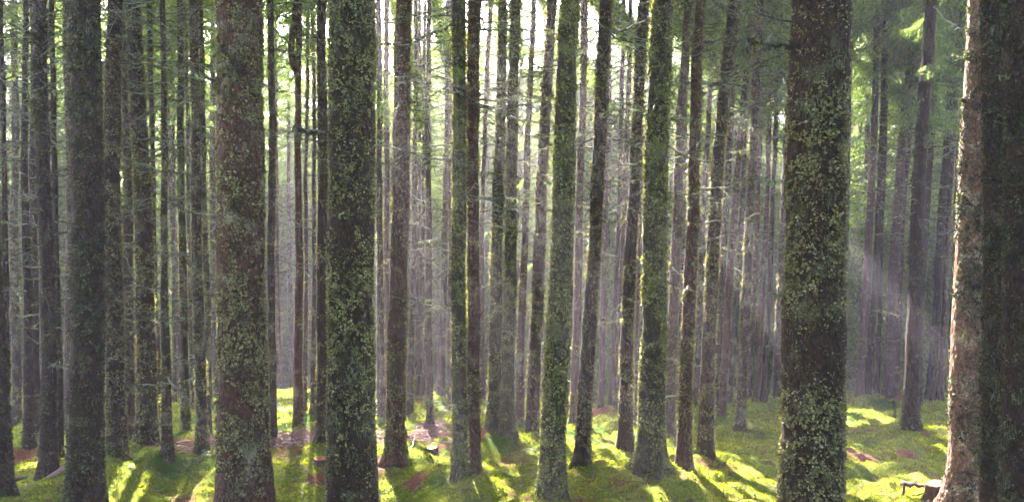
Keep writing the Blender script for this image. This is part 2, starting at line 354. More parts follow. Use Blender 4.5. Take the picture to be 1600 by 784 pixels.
def litter(x, y):
    p = np.stack([x, y, 0 * x], 1); n = wob(p, 5.0, 10, 3) * 0.5 + wob(p, 16.0, 10, 4) * 0.4
    out = np.zeros(len(x))
    for (cx, cy, a, b) in LITW:
        d = np.sqrt(((x - cx) / a) ** 2 + ((y - cy) / b) ** 2) + n
        out = np.maximum(out, np.clip((1.15 - d) / 0.4, 0, 1))
    hol = np.clip((0.17 - np.abs(wob(p, 3.6, 12, 15))) / 0.12, 0, 1) * (n > -.1)
    return np.maximum(out, hol * .75)

def build_ground():
    ys = np.concatenate([np.linspace(-60, 2, 14)[:-1], np.linspace(2, 7, 30)[:-1], np.arange(7, 23, 0.055), np.linspace(23, 40, 60)[1:], np.geomspace(42, 900, 26)])
    core = np.arange(-15, 15.01, 0.075)
    out = np.geomspace(15.3, 700, 34)
    xs = np.concatenate([-out[::-1], core, out])
    X, Y = np.meshgrid(xs, ys); Z = ground(X, Y)
    p = np.stack([X.ravel(), Y.ravel(), np.zeros(X.size)], 1)
    near = ((p[:, 1] > 5) & (p[:, 1] < 24) & (abs(p[:, 0]) < 16))
    fine = np.zeros(len(p)); q = p[near]
    fine[near] = np.abs(wob(q, 7, 10, 5)) * 0.03 + wob(q, 21, 10, 6) * 0.010
    Z = Z + fine.reshape(Z.shape)
    mb = MB(); ny, nx = X.shape
    i = np.arange(ny - 1)[:, None] * nx + np.arange(nx - 1)[None]
    f = np.stack([i, i + 1, i + nx + 1, i + nx], -1).reshape(-1, 4)
    mb.add(np.stack([X.ravel(), Y.ravel(), Z.ravel()], 1), f)
    m, nt, pr, o = mat('moss_ground')
    g = nt.nodes.new('ShaderNodeNewGeometry'); pos = g.outputs['Position']
    n1 = noise(nt, pos, 1.1, 3, 0.6); n2 = noise(nt, pos, 30, 6, 0.75); n3 = noise(nt, pos, 6, 4, 0.65)
    c = ramp(nt, n2, [(0.3, (0.035, 0.045, 0.006)), (0.5, (0.13, 0.150, 0.013)), (0.7, (0.26, 0.265, 0.025))])
    c = mix(nt, ramp(nt, n1, [(0.52, (0, 0, 0)), (0.66, (1, 1, 1))]), c, (0.05, 0.095, 0.012))
    c = mix(nt, ramp(nt, n3, [(0.56, (0, 0, 0)), (0.66, (0.9, 0.9, 0.9))]), c, (0.07, 0.042, 0.02))
    sy = nt.nodes.new('ShaderNodeSeparateXYZ'); nt.links.new(pos, sy.inputs[0])
    fr = nt.nodes.new('ShaderNodeMapRange'); fr.inputs[1].default_value = 21.5; fr.inputs[2].default_value = 27; nt.links.new(sy.outputs[1], fr.inputs[0])
    c = mix(nt, fr.outputs[0], c, (0.055, 0.042, 0.022))
    at = nt.nodes.new('ShaderNodeAttribute'); at.attribute_name = 'litter'
    lc = ramp(nt, n2, [(0.3, (0.05, 0.019, 0.011)), (0.55, (0.16, 0.060, 0.034)), (0.75, (0.28, 0.13, 0.08))])
    c = mix(nt, at.outputs['Fac'], c, lc)
    nt.links.new(c, pr.inputs['Base Color']); pr.inputs['Roughness'].default_value = 1.0; pr.inputs['Specular IOR Level'].default_value = 0.1
    nt.links.new(bump(nt, n2, 0.9, 0.04), pr.inputs['Normal'])
    me = mb.mesh('ground', m)
    a = me.attributes.new('litter', 'FLOAT', 'POINT'); lv = np.zeros(len(p), np.float32); lv[near] = litter(q[:, 0], q[:, 1]); a.data.foreach_set('value', lv)
    tag(link('ground', me), kind='structure')
build_ground()

# ------------------------------------------------------------------ branch and crown meshes, shared by the copies
def dead_branch(seed, L=1.0):
    r = np.random.default_rng(seed); mb = MB()
    n = 9; s = np.linspace(0, 1, n)
    sag = r.uniform(-0.25, 0.05); tip = r.uniform(0.0, 0.35); side = r.uniform(-0.2, 0.2)
    P = np.stack([s * L, side * s ** 2 * L + 0.012 * r.normal(size=n) * L, (sag * s + tip * s ** 2) * L + 0.015 * r.normal(size=n) * L], 1); P[0] = 0
    mb.add(*tube(P, np.linspace(0.013, 0.0045, n), 5))
    for k in range(r.integers(5, 11)):
        a = r.uniform(0.25, 0.95); i = min(int(a * (n - 1)), n - 2); b = P[i] + (P[i + 1] - P[i]) * (a * (n - 1) - i)
        l = r.uniform(0.12, 0.38) * (1.2 - a) * L + .05; d = np.array([r.uniform(0.3, 1), r.choice([-1, 1]) * r.uniform(0.4, 1), r.uniform(-0.5, 0.4)]); d /= np.linalg.norm(d)
        t = np.linspace(0, 1, 5)[:, None]
        q = b + d * l * t + np.array([0, 0, -0.15 * l]) * t ** 2 + 0.02 * l * r.normal(size=(5, 3)) * (t > 0)
        mb.add(*tube(q, np.linspace(0.006, 0.003, 5), 4))
    for k in range(14):
        a = r.uniform(0.05, 0.9); i = min(int(a * (n - 1)), n - 2); b = P[i] + (P[i + 1] - P[i]) * (a * (n - 1) - i)
        l = r.uniform(0.015, 0.05)
        v = np.array([[0, 0, 0.012], [0.012, 0, 0], [0.004, 0, -l], [-0.01, 0.004, -l * .4]]) + b + r.normal(size=3) * 0.004
        mb.add(v, [[0, 1, 2, 3]], 1)
    return mb.mesh('dead_branch', [TWIG, BEARD])
DB = [dead_branch(100 + i, 1.0) for i in range(10)]

def spray(seed, dens=1.0):
    """one live spruce branch, about unit length along +X, as triangles plus a stem"""
    r = np.random.default_rng(seed)
    ax = lambda s: np.stack([s, 0.05 * np.sin(s * 3 + seed), -0.16 * s + 0.10 * s ** 2], -1)
    tri = []
    for s in np.linspace(0.10, 1.0, int(20 * dens)):
        for sd in (-1, 1):
            l = (0.36 * (1 - s) ** 0.7 + 0.07) * r.uniform(0.7, 1.2)
            b = ax(np.array(s)); d = np.array([0.62, sd * 0.78, -0.25 + r.normal() * 0.12]); d /= np.linalg.norm(d)
            nn = max(3, int(l / 0.030))
            for k in range(nn):
                u = (k + r.uniform(0, 1)) / nn; c = b + d * l * u + np.array([0, 0, -0.25 * l * u * u])
                e = d * 0.6 + np.array([0.25, sd * r.choice([-1, 1]) * 0.5, -0.45]) * r.uniform(0.3, 1.2) + r.normal(size=3) * 0.25
                e /= np.linalg.norm(e); q = np.cross(e, r.normal(size=3)); q /= np.linalg.norm(q)
                h = r.uniform(0.035, 0.075); wd = r.uniform(0.006, 0.013)
                tri.append([c - q * wd, c + q * wd, c + e * h + q * wd * 0.3])
    tri = np.array(tri)
    s = np.linspace(0, 1, 6); tv, tf = tube(ax(s), np.linspace(0.007, 0.002, 6), 3)
    return tri, tv, tf
SPR = [spray(i) for i in range(5)]
def rotm(yaw, pitch, roll):
    cy, sy, cp, sp, cr, sr = math.cos(yaw), math.sin(yaw), math.cos(pitch), math.sin(pitch), math.cos(roll), math.sin(roll)
    return (np.array([[cy, -sy, 0], [sy, cy, 0], [0, 0, 1]]) @ np.array([[cp, 0, -sp], [0, 1, 0], [sp, 0, cp]]) @ np.array([[1, 0, 0], [0, cr, -sr], [0, sr, cr]]))
def crown_build(needles, wood):
    mb = MB(); mb.v = list(wood.v); mb.f = list(wood.f); mb.m = list(wood.m); mb.n = wood.n
    mb.add(needles.reshape(-1, 3), np.arange(len(needles) * 3).reshape(-1, 3), 0)
    return mb.mesh('crown', [NEEDLE, TWIG])
CROWNS = []                      # every crown in the scene with its data, for opening the canopy to the sun
def crown_obj(data, root, loc, rot, scale):
    o = link('crown', data['mesh'], root); o.location = loc; o.rotation_euler = rot; o.scale = scale
    CROWNS.append((o, data, root)); return o
def crown_mesh(seed, L=11.0, rad=1.7, bare=4.0, whorl=0.5, per=3, keep=None, org=None):
    """live crown of length L from local z 0, and bare dead twigs below it"""
    r = np.random.default_rng(seed); mb = MB(); z = 0.0
    tris = []
    while z < L - 0.2:
        f = z / L
        for k in range(per + int(r.integers(0, 2))):
            ln = (rad * min(1, (1 - f) * 1.35) + 0.25) * r.uniform(0.6, 1.15) * (0.65 + 0.35 * min(1, f * 5))
            pt = -0.35 * (1 - f) + 0.45 * f + r.normal() * 0.12
            M = rotm(r.uniform(0, 6.283), pt, r.normal() * 0.2); c = np.array([0, 0, z + r.uniform(-.12, .12)])
            tri, tv, tf = SPR[int(r.integers(0, 5))]
            mb.add(tv @ M.T * ln + c, tf, 1)
            t = tri.reshape(-1, 3) @ M.T * ln + c
            tris.append(t)
        z += whorl * r.uniform(0.75, 1.25)
    needles = np.concatenate(tris).reshape(-1, 3, 3)
    z = -bare
    while z < 0:
        for k in range(int(r.integers(2, 4))):
            ln = r.uniform(0.3, 1.3); M = rotm(r.uniform(0, 6.283), r.normal() * 0.2 - 0.1, 0)
            s = np.linspace(0, 1, 5); P = np.stack([s, 0.03 * r.normal(size=5), -0.1 * s + 0.1 * s ** 2 + 0.02 * r.normal(size=5)], 1)
            v, fc = tube(P, np.linspace(0.008, 0.003, 5), 3); mb.add(v @ M.T * ln + [0, 0, z], fc, 1)
            for j in range(3):
                a = r.uniform(.3, .9); q0 = np.array([a, 0, -0.1 * a + 0.1 * a * a]); q1 = q0 + [0.15, r.choice([-1, 1]) * .2, -0.08]
                v, fc = tube([q0, (q0 + q1) / 2 + [0, 0, .01], q1], [0.004, .003, .002], 3); mb.add(v @ M.T * ln + [0, 0, z], fc, 1)
        z += r.uniform(0.12, 0.32)
    return dict(needles=needles, wood=mb, mesh=crown_build(needles, mb))
CRN = [crown_mesh(80 + i, L=11.0, rad=2.0, bare=4.0, whorl=0.38, per=4) for i in range(4)]   # closed canopy of the near trees
CR = [crown_mesh(40 + i) for i in range(5)]                                   # ordinary plantation crowns
CRL = [crown_mesh(60 + i, L=15.0, rad=2.7, bare=1.5, whorl=0.37, per=5) for i in range(4)]   # deep crowns reaching low down

# ------------------------------------------------------------------ trunks
def trunk_path(r, D, base):
    """centre line and radius from the three measured rows, carried on above the frame"""
    pts = []
    for x, y, w_ in ((r[3], r[4], r[7]), (r[2], 425, r[6]), (r[1], 0, r[5])):
        p = pix(x, y, D); depth = D * math.cos(PITCH) - p[2] * math.sin(PITCH)
        pts.append((p[0], p[2], w_ * depth / F / 2))
    return pts
def trunk_mesh(base, pts, H, flare, lobes, seg, dz, visible_top, style, seed, H2=0.0):
    r = np.random.default_rng(seed)
    z0 = -0.35
    zs = np.concatenate([np.arange(z0, visible_top - base[2] + 0.5, dz), np.arange(visible_top - base[2] + 0.5, H, 0.6), [H]])
    zp = [pts[0][1] - base[2], pts[1][1] - base[2], pts[2][1] - base[2]]
    xp = [p[0] - base[0] for p in pts]; rp = [p[2] for p in pts]
    # smooth curve through the three points (quadratic), straight continuation
    A = np.polyfit(zp, xp, 2)
    def cx(z):
        z = np.asarray(z, float); zt = zp[2] + 0.3
        sl = 2 * A[0] * zt + A[1]
        return np.where(z > zt, np.polyval(A, zt) + sl * 2.5 * (1 - np.exp(-(z - zt) / 2.5)), np.polyval(A, np.clip(z, -0.2, zt)))
    def rr(z):
        z = np.asarray(z, float)
        a = np.interp(z, zp, rp); t = np.clip((z - zp[2]) / (H - zp[2]), 0, 1)
        return np.where(z > zp[2], rp[2] * (1 - t) + 0.012 * t, a)
    wy = 0.02 * np.sin(zs * 1.1 + r.uniform(0, 6))
    wx = (0.008 * np.sin(zs * 1.7 + r.uniform(0, 6)) + 0.004 * np.sin(zs * 5 + r.uniform(0, 6))) * np.clip(zs, 0, 1)
    th = np.arange(seg) * 2 * np.pi / seg
    Rz = rr(zs) * (0.95 + 0.028 * np.sin(zs * 3.1 + r.uniform(0, 6)) + 0.022 * np.sin(zs * 7.3 + r.uniform(0, 6))); C = np.stack([cx(zs) + wx, wy, zs], 1)
    hh = np.clip(zs, 0, None)
    fl = 1 + flare * np.exp(-hh / 0.16)[:, None] * (0.75 + 0.35 * np.cos(lobes * th + r.uniform(0, 6))[None] + 0.2 * np.cos((lobes + 2) * th + 1)[None]) + 0.12 * np.exp(-hh / 0.7)[:, None]
    rad = Rz[:, None] * fl
    Pn = np.stack([np.cos(th)[None] * rad + C[:, :1], np.sin(th)[None] * rad + C[:, 1:2], np.repeat(zs[:, None], seg, 1)], -1)
    q = Pn.reshape(-1, 3) + np.array(base)
    nz = wob(q, 9, 10, 7) * 0.03 + wob(q * [1, 1, .5], 38, 10, 8) * 0.022 + wob(q * [1, 1, .6], 95, 10, 9) * 0.022
    rad = rad * (1 + nz.reshape(rad.shape) * np.clip(0.1 / Rz[:, None], 0.35, 1.1))
    Pn[..., 0] = np.cos(th)[None] * rad + C[:, :1]; Pn[..., 1] = np.sin(th)[None] * rad + C[:, 1:2]
    v = Pn.reshape(-1, 3); n = len(zs)
    i = np.arange(n - 1)[:, None] * seg; j = np.arange(seg)[None]; k = (j + 1) % seg
    f = np.stack([i + j, i + k, i + seg + k, i + seg + j], -1).reshape(-1, 4)
    mb = MB(); mb.add(v, f)
    surf = lambda z, t: None
    def sample(z, t):
        fl1 = 1 + flare * np.exp(-np.clip(z, 0, None) / 0.16) * 0.75 + 0.12 * np.exp(-np.clip(z, 0, None) / 0.7)
        R_ = rr(z) * fl1
        nrm = np.stack([np.cos(t), np.sin(t), 0 * t], 1)
        c = np.stack([np.interp(z, zs, C[:, 0]), np.interp(z, zs, C[:, 1]), z], 1)
        return c + nrm * (R_ * 0.93)[:, None], nrm, R_
    return mb.mesh('trunk', BARK['dark' if seed - 900 in (68, 10, 12, 27, 52, 48, 28) else style]), sample, cx, rr

def lichen_mesh(sample, zlo, zhi, rmean, dens, cover, bias, size, style, base, seed, beard=0.0, fine=False):
    r = np.random.default_rng(seed)
    n = int(2 * math.pi * rmean * (zhi - zlo) * dens)
    nc = max(8, n // 14); ci = r.integers(0, nc, n); cs = r.uniform(0.2, 1.5, nc)[ci]
    z = r.uniform(zlo, zhi, nc)[ci] + r.normal(0, size * 1.3, n) * cs
    t = r.uniform(0, 2 * np.pi, nc)[ci] + r.normal(0, size * 1.0 / rmean, n) * cs
    z = np.clip(z, zlo, zhi)
    if style == 'moss': z = zlo + (z - zlo) ** 1.7 / (zhi - zlo) ** .7
    p, nrm, _ = sample(z, t)
    wp = p + np.array(base)
    m = wob(wp, 6, 10, 11) * 0.5 + wob(wp, 22, 10, 12) * 0.45
    if bias: m = m + bias * 1.3 * (nrm[:, 0] + 0.45)
    keep = m > (0.55 - cover)
    p, nrm = p[keep], nrm[keep]; n = len(p)
    tang = np.stack([-nrm[:, 1], nrm[:, 0], 0 * nrm[:, 0]], 1)
    a = nrm * r.uniform(0.25, 1.0, (n, 1)) + tang * r.normal(0, 0.55, (n, 1)) + np.array([0, 0, 1.0]) * r.normal(-0.35, 0.5, (n, 1))
    a /= np.linalg.norm(a, axis=1)[:, None]
    L = size * np.clip(r.lognormal(0.0, 0.45, (n, 1)), .4, 1.9); W = L * r.uniform(0.22, 0.5, (n, 1))
    s = np.cross(a, nrm + r.normal(0, .4, (n, 3))); s /= np.linalg.norm(s, axis=1)[:, None] + 1e-6
    lift = nrm * L * r.uniform(-0.1, 0.3, (n, 1))
    mid = p + a * L * 0.5 + lift
    tip = p + a * L + nrm * L * r.uniform(-.3, .3, (n, 1)); b_ = r.uniform(0.15, 0.45, (n, 1)); e_ = r.uniform(0.2, 0.75, (n, 1)); mb = MB()
    if fine:
        v = np.stack([p - s * W * b_, p + s * W * b_, mid + s * W * r.uniform(.7, 1.2, (n, 1)), mid - s * W * r.uniform(.7, 1.2, (n, 1)), tip + s * W * e_ + a * L * r.uniform(-.2, .15, (n, 1)), tip - s * W * e_], 1)
        k = 6 * np.arange(n)[:, None]; mb.add(v.reshape(-1, 3), np.concatenate([k + [0, 1, 2, 3], k + [3, 2, 4, 5]]), 0)
    else:
        v = np.stack([p - s * W * b_, p + s * W * b_, tip + s * W * e_ + lift, tip - s * W * e_ + lift * .3], 1)
        mb.add(v.reshape(-1, 3), np.arange(4 * n).reshape(-1, 4), 0)
    if beard > 0:
        nb = int(2 * math.pi * rmean * (zhi - zlo) * 60 * beard)
        zc = r.uniform(zlo + 0.2, zhi, nb); tc = r.uniform(0, 2 * np.pi, nb); pc, nc, _ = sample(zc, tc)
        sel = wob(pc + np.array(base), 3.0, 8, 13) + 0.35 * (zc - zlo) / (zhi - zlo) > 0.15
        pc, nc = pc[sel], nc[sel]; per = 30
        c = np.repeat(pc, per, 0) + r.normal(0, 0.026, (len(pc) * per, 3)); nn_ = np.repeat(nc, per, 0)
        c += nn_ * r.uniform(0.0, 0.03, (len(c), 1))
        ll = np.repeat(r.uniform(0.03, 0.09, len(pc)), per)[:, None] * r.uniform(0.5, 1.2, (len(c), 1))
        tg = np.stack([-nn_[:, 1], nn_[:, 0], 0 * nn_[:, 0]], 1)
        wd = tg * r.uniform(0.0008, 0.0024, (len(c), 1))
        d = np.array([0, 0, -1.0]) * ll + tg * ll * r.normal(0, 0.25, (len(c), 1)) + nn_ * ll * r.normal(0.05, .1, (len(c), 1))
        v = np.stack([c - wd, c + wd, c + d], 1)
        mb.add(v.reshape(-1, 3), np.arange(3 * len(c)).reshape(-1, 3), 1)
    return mb.mesh('lichen', [LICH[style], BEARD])

def curved_twig(pts, r0, r1, seed, moss=False, sub=4):
    """a dead branch along given local points"""
    r = np.random.default_rng(seed); pts = np.asarray(pts, float)
    s = np.linspace(0, 1, len(pts)); S = np.linspace(0, 1, 14)
    P = np.stack([np.interp(S, s, pts[:, k]) for k in range(3)], 1)
    P[1:-1] = (P[:-2] + 2 * P[1:-1] + P[2:]) / 4; P[1:] += r.normal(size=(13, 3)) * np.linalg.norm(pts[-1] - pts[0]) * 0.008
    mb = MB(); mb.add(*tube(P, np.linspace(r0, r1, 14), 6)); L = np.linalg.norm(pts[-1] - pts[0])
    for k in range(sub):
        i = int(r.integers(4, 13)); d = (P[i] - P[i - 1]); d = d / np.linalg.norm(d) + r.normal(size=3) * 0.6; l = r.uniform(0.1, 0.3) * L
        t = np.linspace(0, 1, 5)[:, None]
        mb.add(*tube(P[i] + d * l * t + [0, 0, 0] + 0.05 * l * r.normal(size=(5, 3)) * (t > 0), np.linspace(r1 * 1.3, r1 * 0.6, 5), 4))
    nfl = 160 if moss else 25
    i = r.uniform(0, 12.9, nfl); b = P[i.astype(int)] + (P[i.astype(int) + 1] - P[i.astype(int)]) * (i % 1)[:, None]
    l = r.uniform(0.01, 0.035, (nfl, 1)); a = r.normal(size=(nfl, 3)) * 0.5 + [0, 0, -0.8]; q = r.normal(size=(nfl, 3)) * 0.35
    v = np.stack([b, b + a * l * .5 + q * l, b + a * l, b + a * l * .5 - q * l], 1); mb.add(v.reshape(-1, 3), np.arange(4 * nfl).reshape(-1, 4), 1)
    return mb.mesh('dead_branch', [TWIG, LICH['dark'] if moss else BEARD])

# dead branches that can be told apart: tree id -> lists of (x, y, depth offset) pixels, start radius, mossy
SPECIAL = {
 21: [([(340, 128), (318, 121), (297, 110)], .010, 0)],
 28: [([(513, 208), (488, 205), (472, 202), (458, 197)], .013, 1)],
 38: [([(707, 8), (660, 22), (620, 28), (588, 34)], .009, 0), ([(708, 38), (678, 52), (640, 64), (590, 70)], .010, 1), ([(708, 98), (670, 110), (640, 124), (592, 136)], .010, 0),
      ([(707, 143), (680, 143), (655, 138)], .006, 0), ([(706, 118), (684, 112), (660, 108)], .006, 0), ([(708, 72), (685, 68), (655, 60)], .005, 0)],
 45: [([(872, 103), (845, 106), (820, 98), (800, 80)], .007, 0), ([(872, 109), (848, 112), (822, 111)], .006, 0), ([(868, 155), (845, 154), (824, 150)], .006, 0), ([(866, 211), (850, 211), (836, 209)], .006, 0)],
 68: [([(1243, 71), (1220, 69), (1195, 68), (1168, 58)], .007, 1), ([(1243, 34), (1220, 32), (1190, 24), (1160, 12)], .006, 0), ([(1233, 283), (1208, 282), (1180, 277)], .004, 0), ([(1226, 458), (1210, 458), (1200, 457)], .004, 0)],
 8:  [([(112, 573), (95, 572), (80, 569)], .005, 0), ([(110, 145), (95, 143), (76, 138)], .006, 0)],
 80: [([(1545, 164), (1520, 160), (1503, 154)], .014, 1), ([(1520, 92), (1505, 88), (1488, 84)], .009, 0)],
 81: [([(1538, 667), (1525, 667), (1520, 666)], .005, 0)],
 82: [([(1590, 125), (1578, 121), (1560, 118)], .005, 0)],
 5:  [([(52, 105), (40, 95), (20, 88)], .005, 0), ([(74, 103), (90, 98), (106, 96)], .005, 0), ([(55, 138), (30, 144), (2, 145)], .006, 0), ([(75, 62), (90, 52), (108, 40)], .006, 0), ([(76, 84), (92, 82), (106, 78)], .005, 0),
      ([(76, 132), (92, 128), (104, 116)], .005, 0), ([(56, 175), (46, 168), (38, 160)], .005, 0)],
 12: [([(221, 33), (240, 37), (262, 38), (284, 35)], .006, 0), ([(222, 60), (240, 58), (258, 52)], .006, 0), ([(223, 120), (245, 120), (268, 114), (284, 108)], .006, 0), ([(222, 30), (240, 45), (258, 55)], .006, 0)],
 54: [([(1012, 173), (1000, 166), (992, 160)], .006, 0)],
 63: [([(1162, 88), (1150, 88), (1135, 90)], .006, 0)],
 48: [([(938, 52), (930, 48), (920, 46)], .006, 0), ([(938, 75), (930, 70), (922, 66)], .006, 0)],
 52: [([(995, 62), (975, 61), (955, 60)], .006, 0), ([(993, 108), (978, 102), (965, 96)], .006, 0)],
}
FORE, MIDG, FARG = 'big lichened spruces in the foreground', 'spruces on the mossy bank', 'slim spruces at the back of the bank'
CROWN_AT = {}
for ti, r in enumerate(T):
    (idn, xt, xm, xb, yb, wt, wm, wb, Dg, style, bias, cover, label) = r
    D = Dg or base_dist(yb)
    p0 = pix(xb, yb, D); gz = float(ground(np.array([p0[0]]), np.array([D]))[0]); base = np.array([p0[0], D, gz])
    pts = trunk_path(r, D, base)
    vt = pix(800, -20, D)[2]
    near = wm >= 30; midr = wm >= 13
    grp = FORE if near else (MIDG if midr else FARG)
    root = thing('spruce_tree', base, label, 'tree', grp)
    rs = np.random.default_rng(500 + idn)
    H = rs.uniform(18, 22) if wm > 8 else rs.uniform(15, 19)
    seg, dz = (120, 0.016) if near else ((32, 0.05) if midr else (16, 0.12))
    fl = {54: 0.75, 31: 0.75, 10: 0.5, 12: 0.5, 18: 0.5, 59: 0.35, 63: 0.5, 44: 0.3, 45: .35, 75: .4}.get(idn, 0.6)
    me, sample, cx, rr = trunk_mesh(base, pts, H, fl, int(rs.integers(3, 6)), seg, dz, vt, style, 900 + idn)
    link('trunk', me, root)
    zlo = 0.0 if yb < 800 else max(0.0, pix(xb, 800, D)[2] - gz - 0.2)
    zhi = vt - gz + 0.25
    rm = float(np.mean(rr(np.linspace(zlo, zhi, 20))))
    size = 0.0115 if D < 6.7 else (0.0125 + 0.0012 * (D - 6.7))
    dens = 11000 * (0.0135 / size) ** 2 * (1.0 if near else 1.15 if midr else 0.6)
    lm = lichen_mesh(sample, zlo, zhi, rm, dens, cover, bias, size, style, base, 1300 + idn,
                     beard={28: 1.0, 68: .2, 21: .5, 45: .6, 82: .2, 81: .2, 54: .2, 8: .2, 80: .1}.get(idn, 0.0), fine=near)
    link('lichen', lm, root)
    if yb < 800 and D < 16.5:
        hm = {54: .55, 31: .45, 12: .4, 10: .3, 24: .3, 45: .3}.get(idn, rs.uniform(.12, .3))
        link('moss_skirt', lichen_mesh(sample, -0.05, hm, rm * 1.3, 9000 * (0.0135 / size) ** 2, .75, 0, size * .9, 'moss', base, 1700 + idn), root)
    # dead side branches
    if True:
        nb = int((9 if near else 32 if midr else 14) * (1.6 if xm < 360 else 1.0))
        lo = 1.6 if xm < 360 else 3.0
        zt = zhi - 0.1
        if idn in (28, 21, 68, 80, 81, 82, 8): nb = 3
        for k in range(nb):
            z = rs.uniform(lo, zt) if rs.random() < .8 else rs.uniform(0.8, zt)
            az_ = rs.uniform(0, 2 * np.pi)
            o = link('dead_branch', DB[int(rs.integers(0, 10))], root)
            rz = float(rr(np.array(z)))
            o.location = (float(cx(z)) + math.cos(az_) * rz * 0.9, math.sin(az_) * rz * 0.9, z)
            ln = rs.uniform(0.2, 1.05) if not near else rs.uniform(.1, .35)
            o.rotation_euler = (rs.uniform(-.3, .3), rs.normal() * 0.15, az_); o.scale = (ln, ln, ln)
    for sp_i, (pl, r0, moss) in enumerate(SPECIAL.get(idn, [])):
        dd = rs.uniform(-0.25, 0.1)
        L3 = [pix(x, y, D + dd * i / (len(pl) - 1)) - base for i, (x, y) in enumerate(pl)]
        link('dead_branch', curved_twig(L3, r0, r0 * 0.4, idn * 20 + sp_i, moss), root)
    # live crown, above the frame for the near trees
    cz = rs.uniform(7.5, 9.5) if D < 12.5 else rs.uniform(6.5, 8.5)
    sc_ = (H - cz) / 11.0
    wdt = rs.uniform(0.75, 1.0)
    crown_obj(CRN[idn % 4], root, (float(cx(cz)), 0, cz), (0, math.atan(float((cx(cz + 4) - cx(cz)) / 4)), rs.uniform(0, 6.28)), (wdt, wdt, sc_))
    if idn == 24:   # the second leader of the forked trunk
        L3 = [pix(x, y, D) - base for x, y in ((466, 118), (457, 100), (455, 70), (460, 30), (462, 0), (463, -60), (463, -200))]
        mb = MB(); mb.add(*tube(L3, [.055, .058, .052, .05, .05, .045, .03], 12)); link('fork_stem', mb.mesh('fork_stem', BARK['brown']), root)
    if idn == 75:   # green boughs hanging from the purple brown trunk
        for y in (14, 30, 44, 58, 76, 96, 120, 150, 172, 186, 205):
            x = np.interp(y, [0, 425], [1455, 1430]); yaw = rs.uniform(-.9, .9) + (math.pi if y in (30, 96, 150) else 0); pt = rs.uniform(-.8, -.1); s_ = rs.uniform(.4, .8)
            if y in (172, 186): yaw, pt, s_ = rs.uniform(-.3, .3), .1, .75
            y = int(y)
            M = rotm(yaw, pt, 0); b = pix(x, y, D) - base; mb = MB()
            for q in range(2):
                tri, tv, tf = SPR[(y + q) % 5]
                t = tri.reshape(-1, 3) @ (M @ rotm(q * .25, q * -.2, q * .6)).T * s_ + b; mb.add(t, np.arange(len(t)).reshape(-1, 3), 0); mb.add(tv @ (M @ rotm(q * .25, q * -.2, q * .6)).T * s_ + b, tf, 1)
            link('green_branch', mb.mesh('green_branch', [NEEDLE, TWIG]), root)
print('measured trees done')

# ------------------------------------------------------------------ the wood beyond the crest
def bg_trunk(seed, H=20.0, r0=0.13):
    r = np.random.default_rng(seed); z = np.linspace(-0.5, H, 26)
    P = np.stack([0.06 * np.sin(z * .35 + r.uniform(0, 6)), 0.06 * np.sin(z * .3 + r.uniform(0, 6)), z], 1)
    rad = r0 * (1 - np.clip(z, 0, None) / H * 0.93) * (1 + 0.35 * np.exp(-np.clip(z, 0, None) / .3))
    mb = MB(); mb.add(*tube(P, rad, 12)); return mb
BT = [bg_trunk(i).mesh('trunk', BARK[s]) for i, s in enumerate(('grey', 'dark', 'brown', 'pink'))]
rb = np.random.default_rng(21)
placed = []
def far_tree(x, y, deep, label, grp):
    z = float(ground(np.array([x]), np.array([y]))[0])
    root = thing('spruce_tree', (x, y, z), label, 'tree', grp)
    H = rb.uniform(19, 25) * (1.35 if y > 50 else 1.12 if y > 34 else 1.0); t = link('trunk', BT[int(rb.integers(0, 4))], root); s = rb.uniform(0.8, 1.15); t.scale = (s, s, H / 20)
    t.rotation_euler = (rb.normal() * .012, rb.normal() * .015, rb.uniform(0, 6.28))
    if deep: L = H - rb.uniform(0.3, 2.5); data = CRL[int(rb.integers(0, 4))]; k = L / 15.0
    else: L = H - rb.uniform(6, 9.5); data = (CRN[int(rb.integers(0, 4))] if y < 34 else CR[int(rb.integers(0, 5))]); k = L / 11.0
    crown_obj(data, root, (0, 0, H - L), (0, 0, rb.uniform(0, 6.28)), (1.1, 1.1, k))
# points the sun reaches in the photograph: (x, y, z, radius of the opening)
LITPTS = []
def edge_pts(idn, dx, rows, rad):
    r = next(q for q in T if q[0] == idn); D = r[8] or base_dist(r[4])
    for y in rows:
        x = np.interp(y, [0, 425, r[4]], [r[1], r[2], r[3]]) + dx; LITPTS.append((*pix(x, y, D), rad))
edge_pts(80, -14, range(0, 800, 60), .32); edge_pts(54, -16, range(0, 640, 70), .26); edge_pts(59, -8, range(200, 620, 70), .2)
edge_pts(45, -14, range(0, 420, 80), .18); edge_pts(75, -8, range(0, 120, 50), .25); edge_pts(10, -11, range(480, 740, 60), .15)
for (x, y, rad) in [(163, 768, .22), (180, 780, .3), (655, 731, .26), (675, 734, .22), (597, 726, .2), (1050, 727, .22), (1084, 732, .16), (1345, 665, .55), (1375, 668, .3), (1475, 678, .35), (900, 728, .3),
                    (1150, 716, .3), (1195, 748, .3), (470, 655, .6), (435, 632, .7), (690, 640, .5), (930, 712, .25), (820, 717, .2), (300, 775, .25), (70, 748, .3), (1360, 766, .2), (760, 780, .3), (1120, 775, .3),
                    (1215, 745, .25), (1010, 640, .4), (530, 735, .2), (1180, 668, .25), (720, 775, .2), (985, 740, .2), (1090, 760, .2), (1440, 745, .2), (640, 775, .2), (350, 640, .5)]:
    D = base_dist(y); LITPTS.append((pix(x, y, D)[0], D, float(profile(D)), rad))
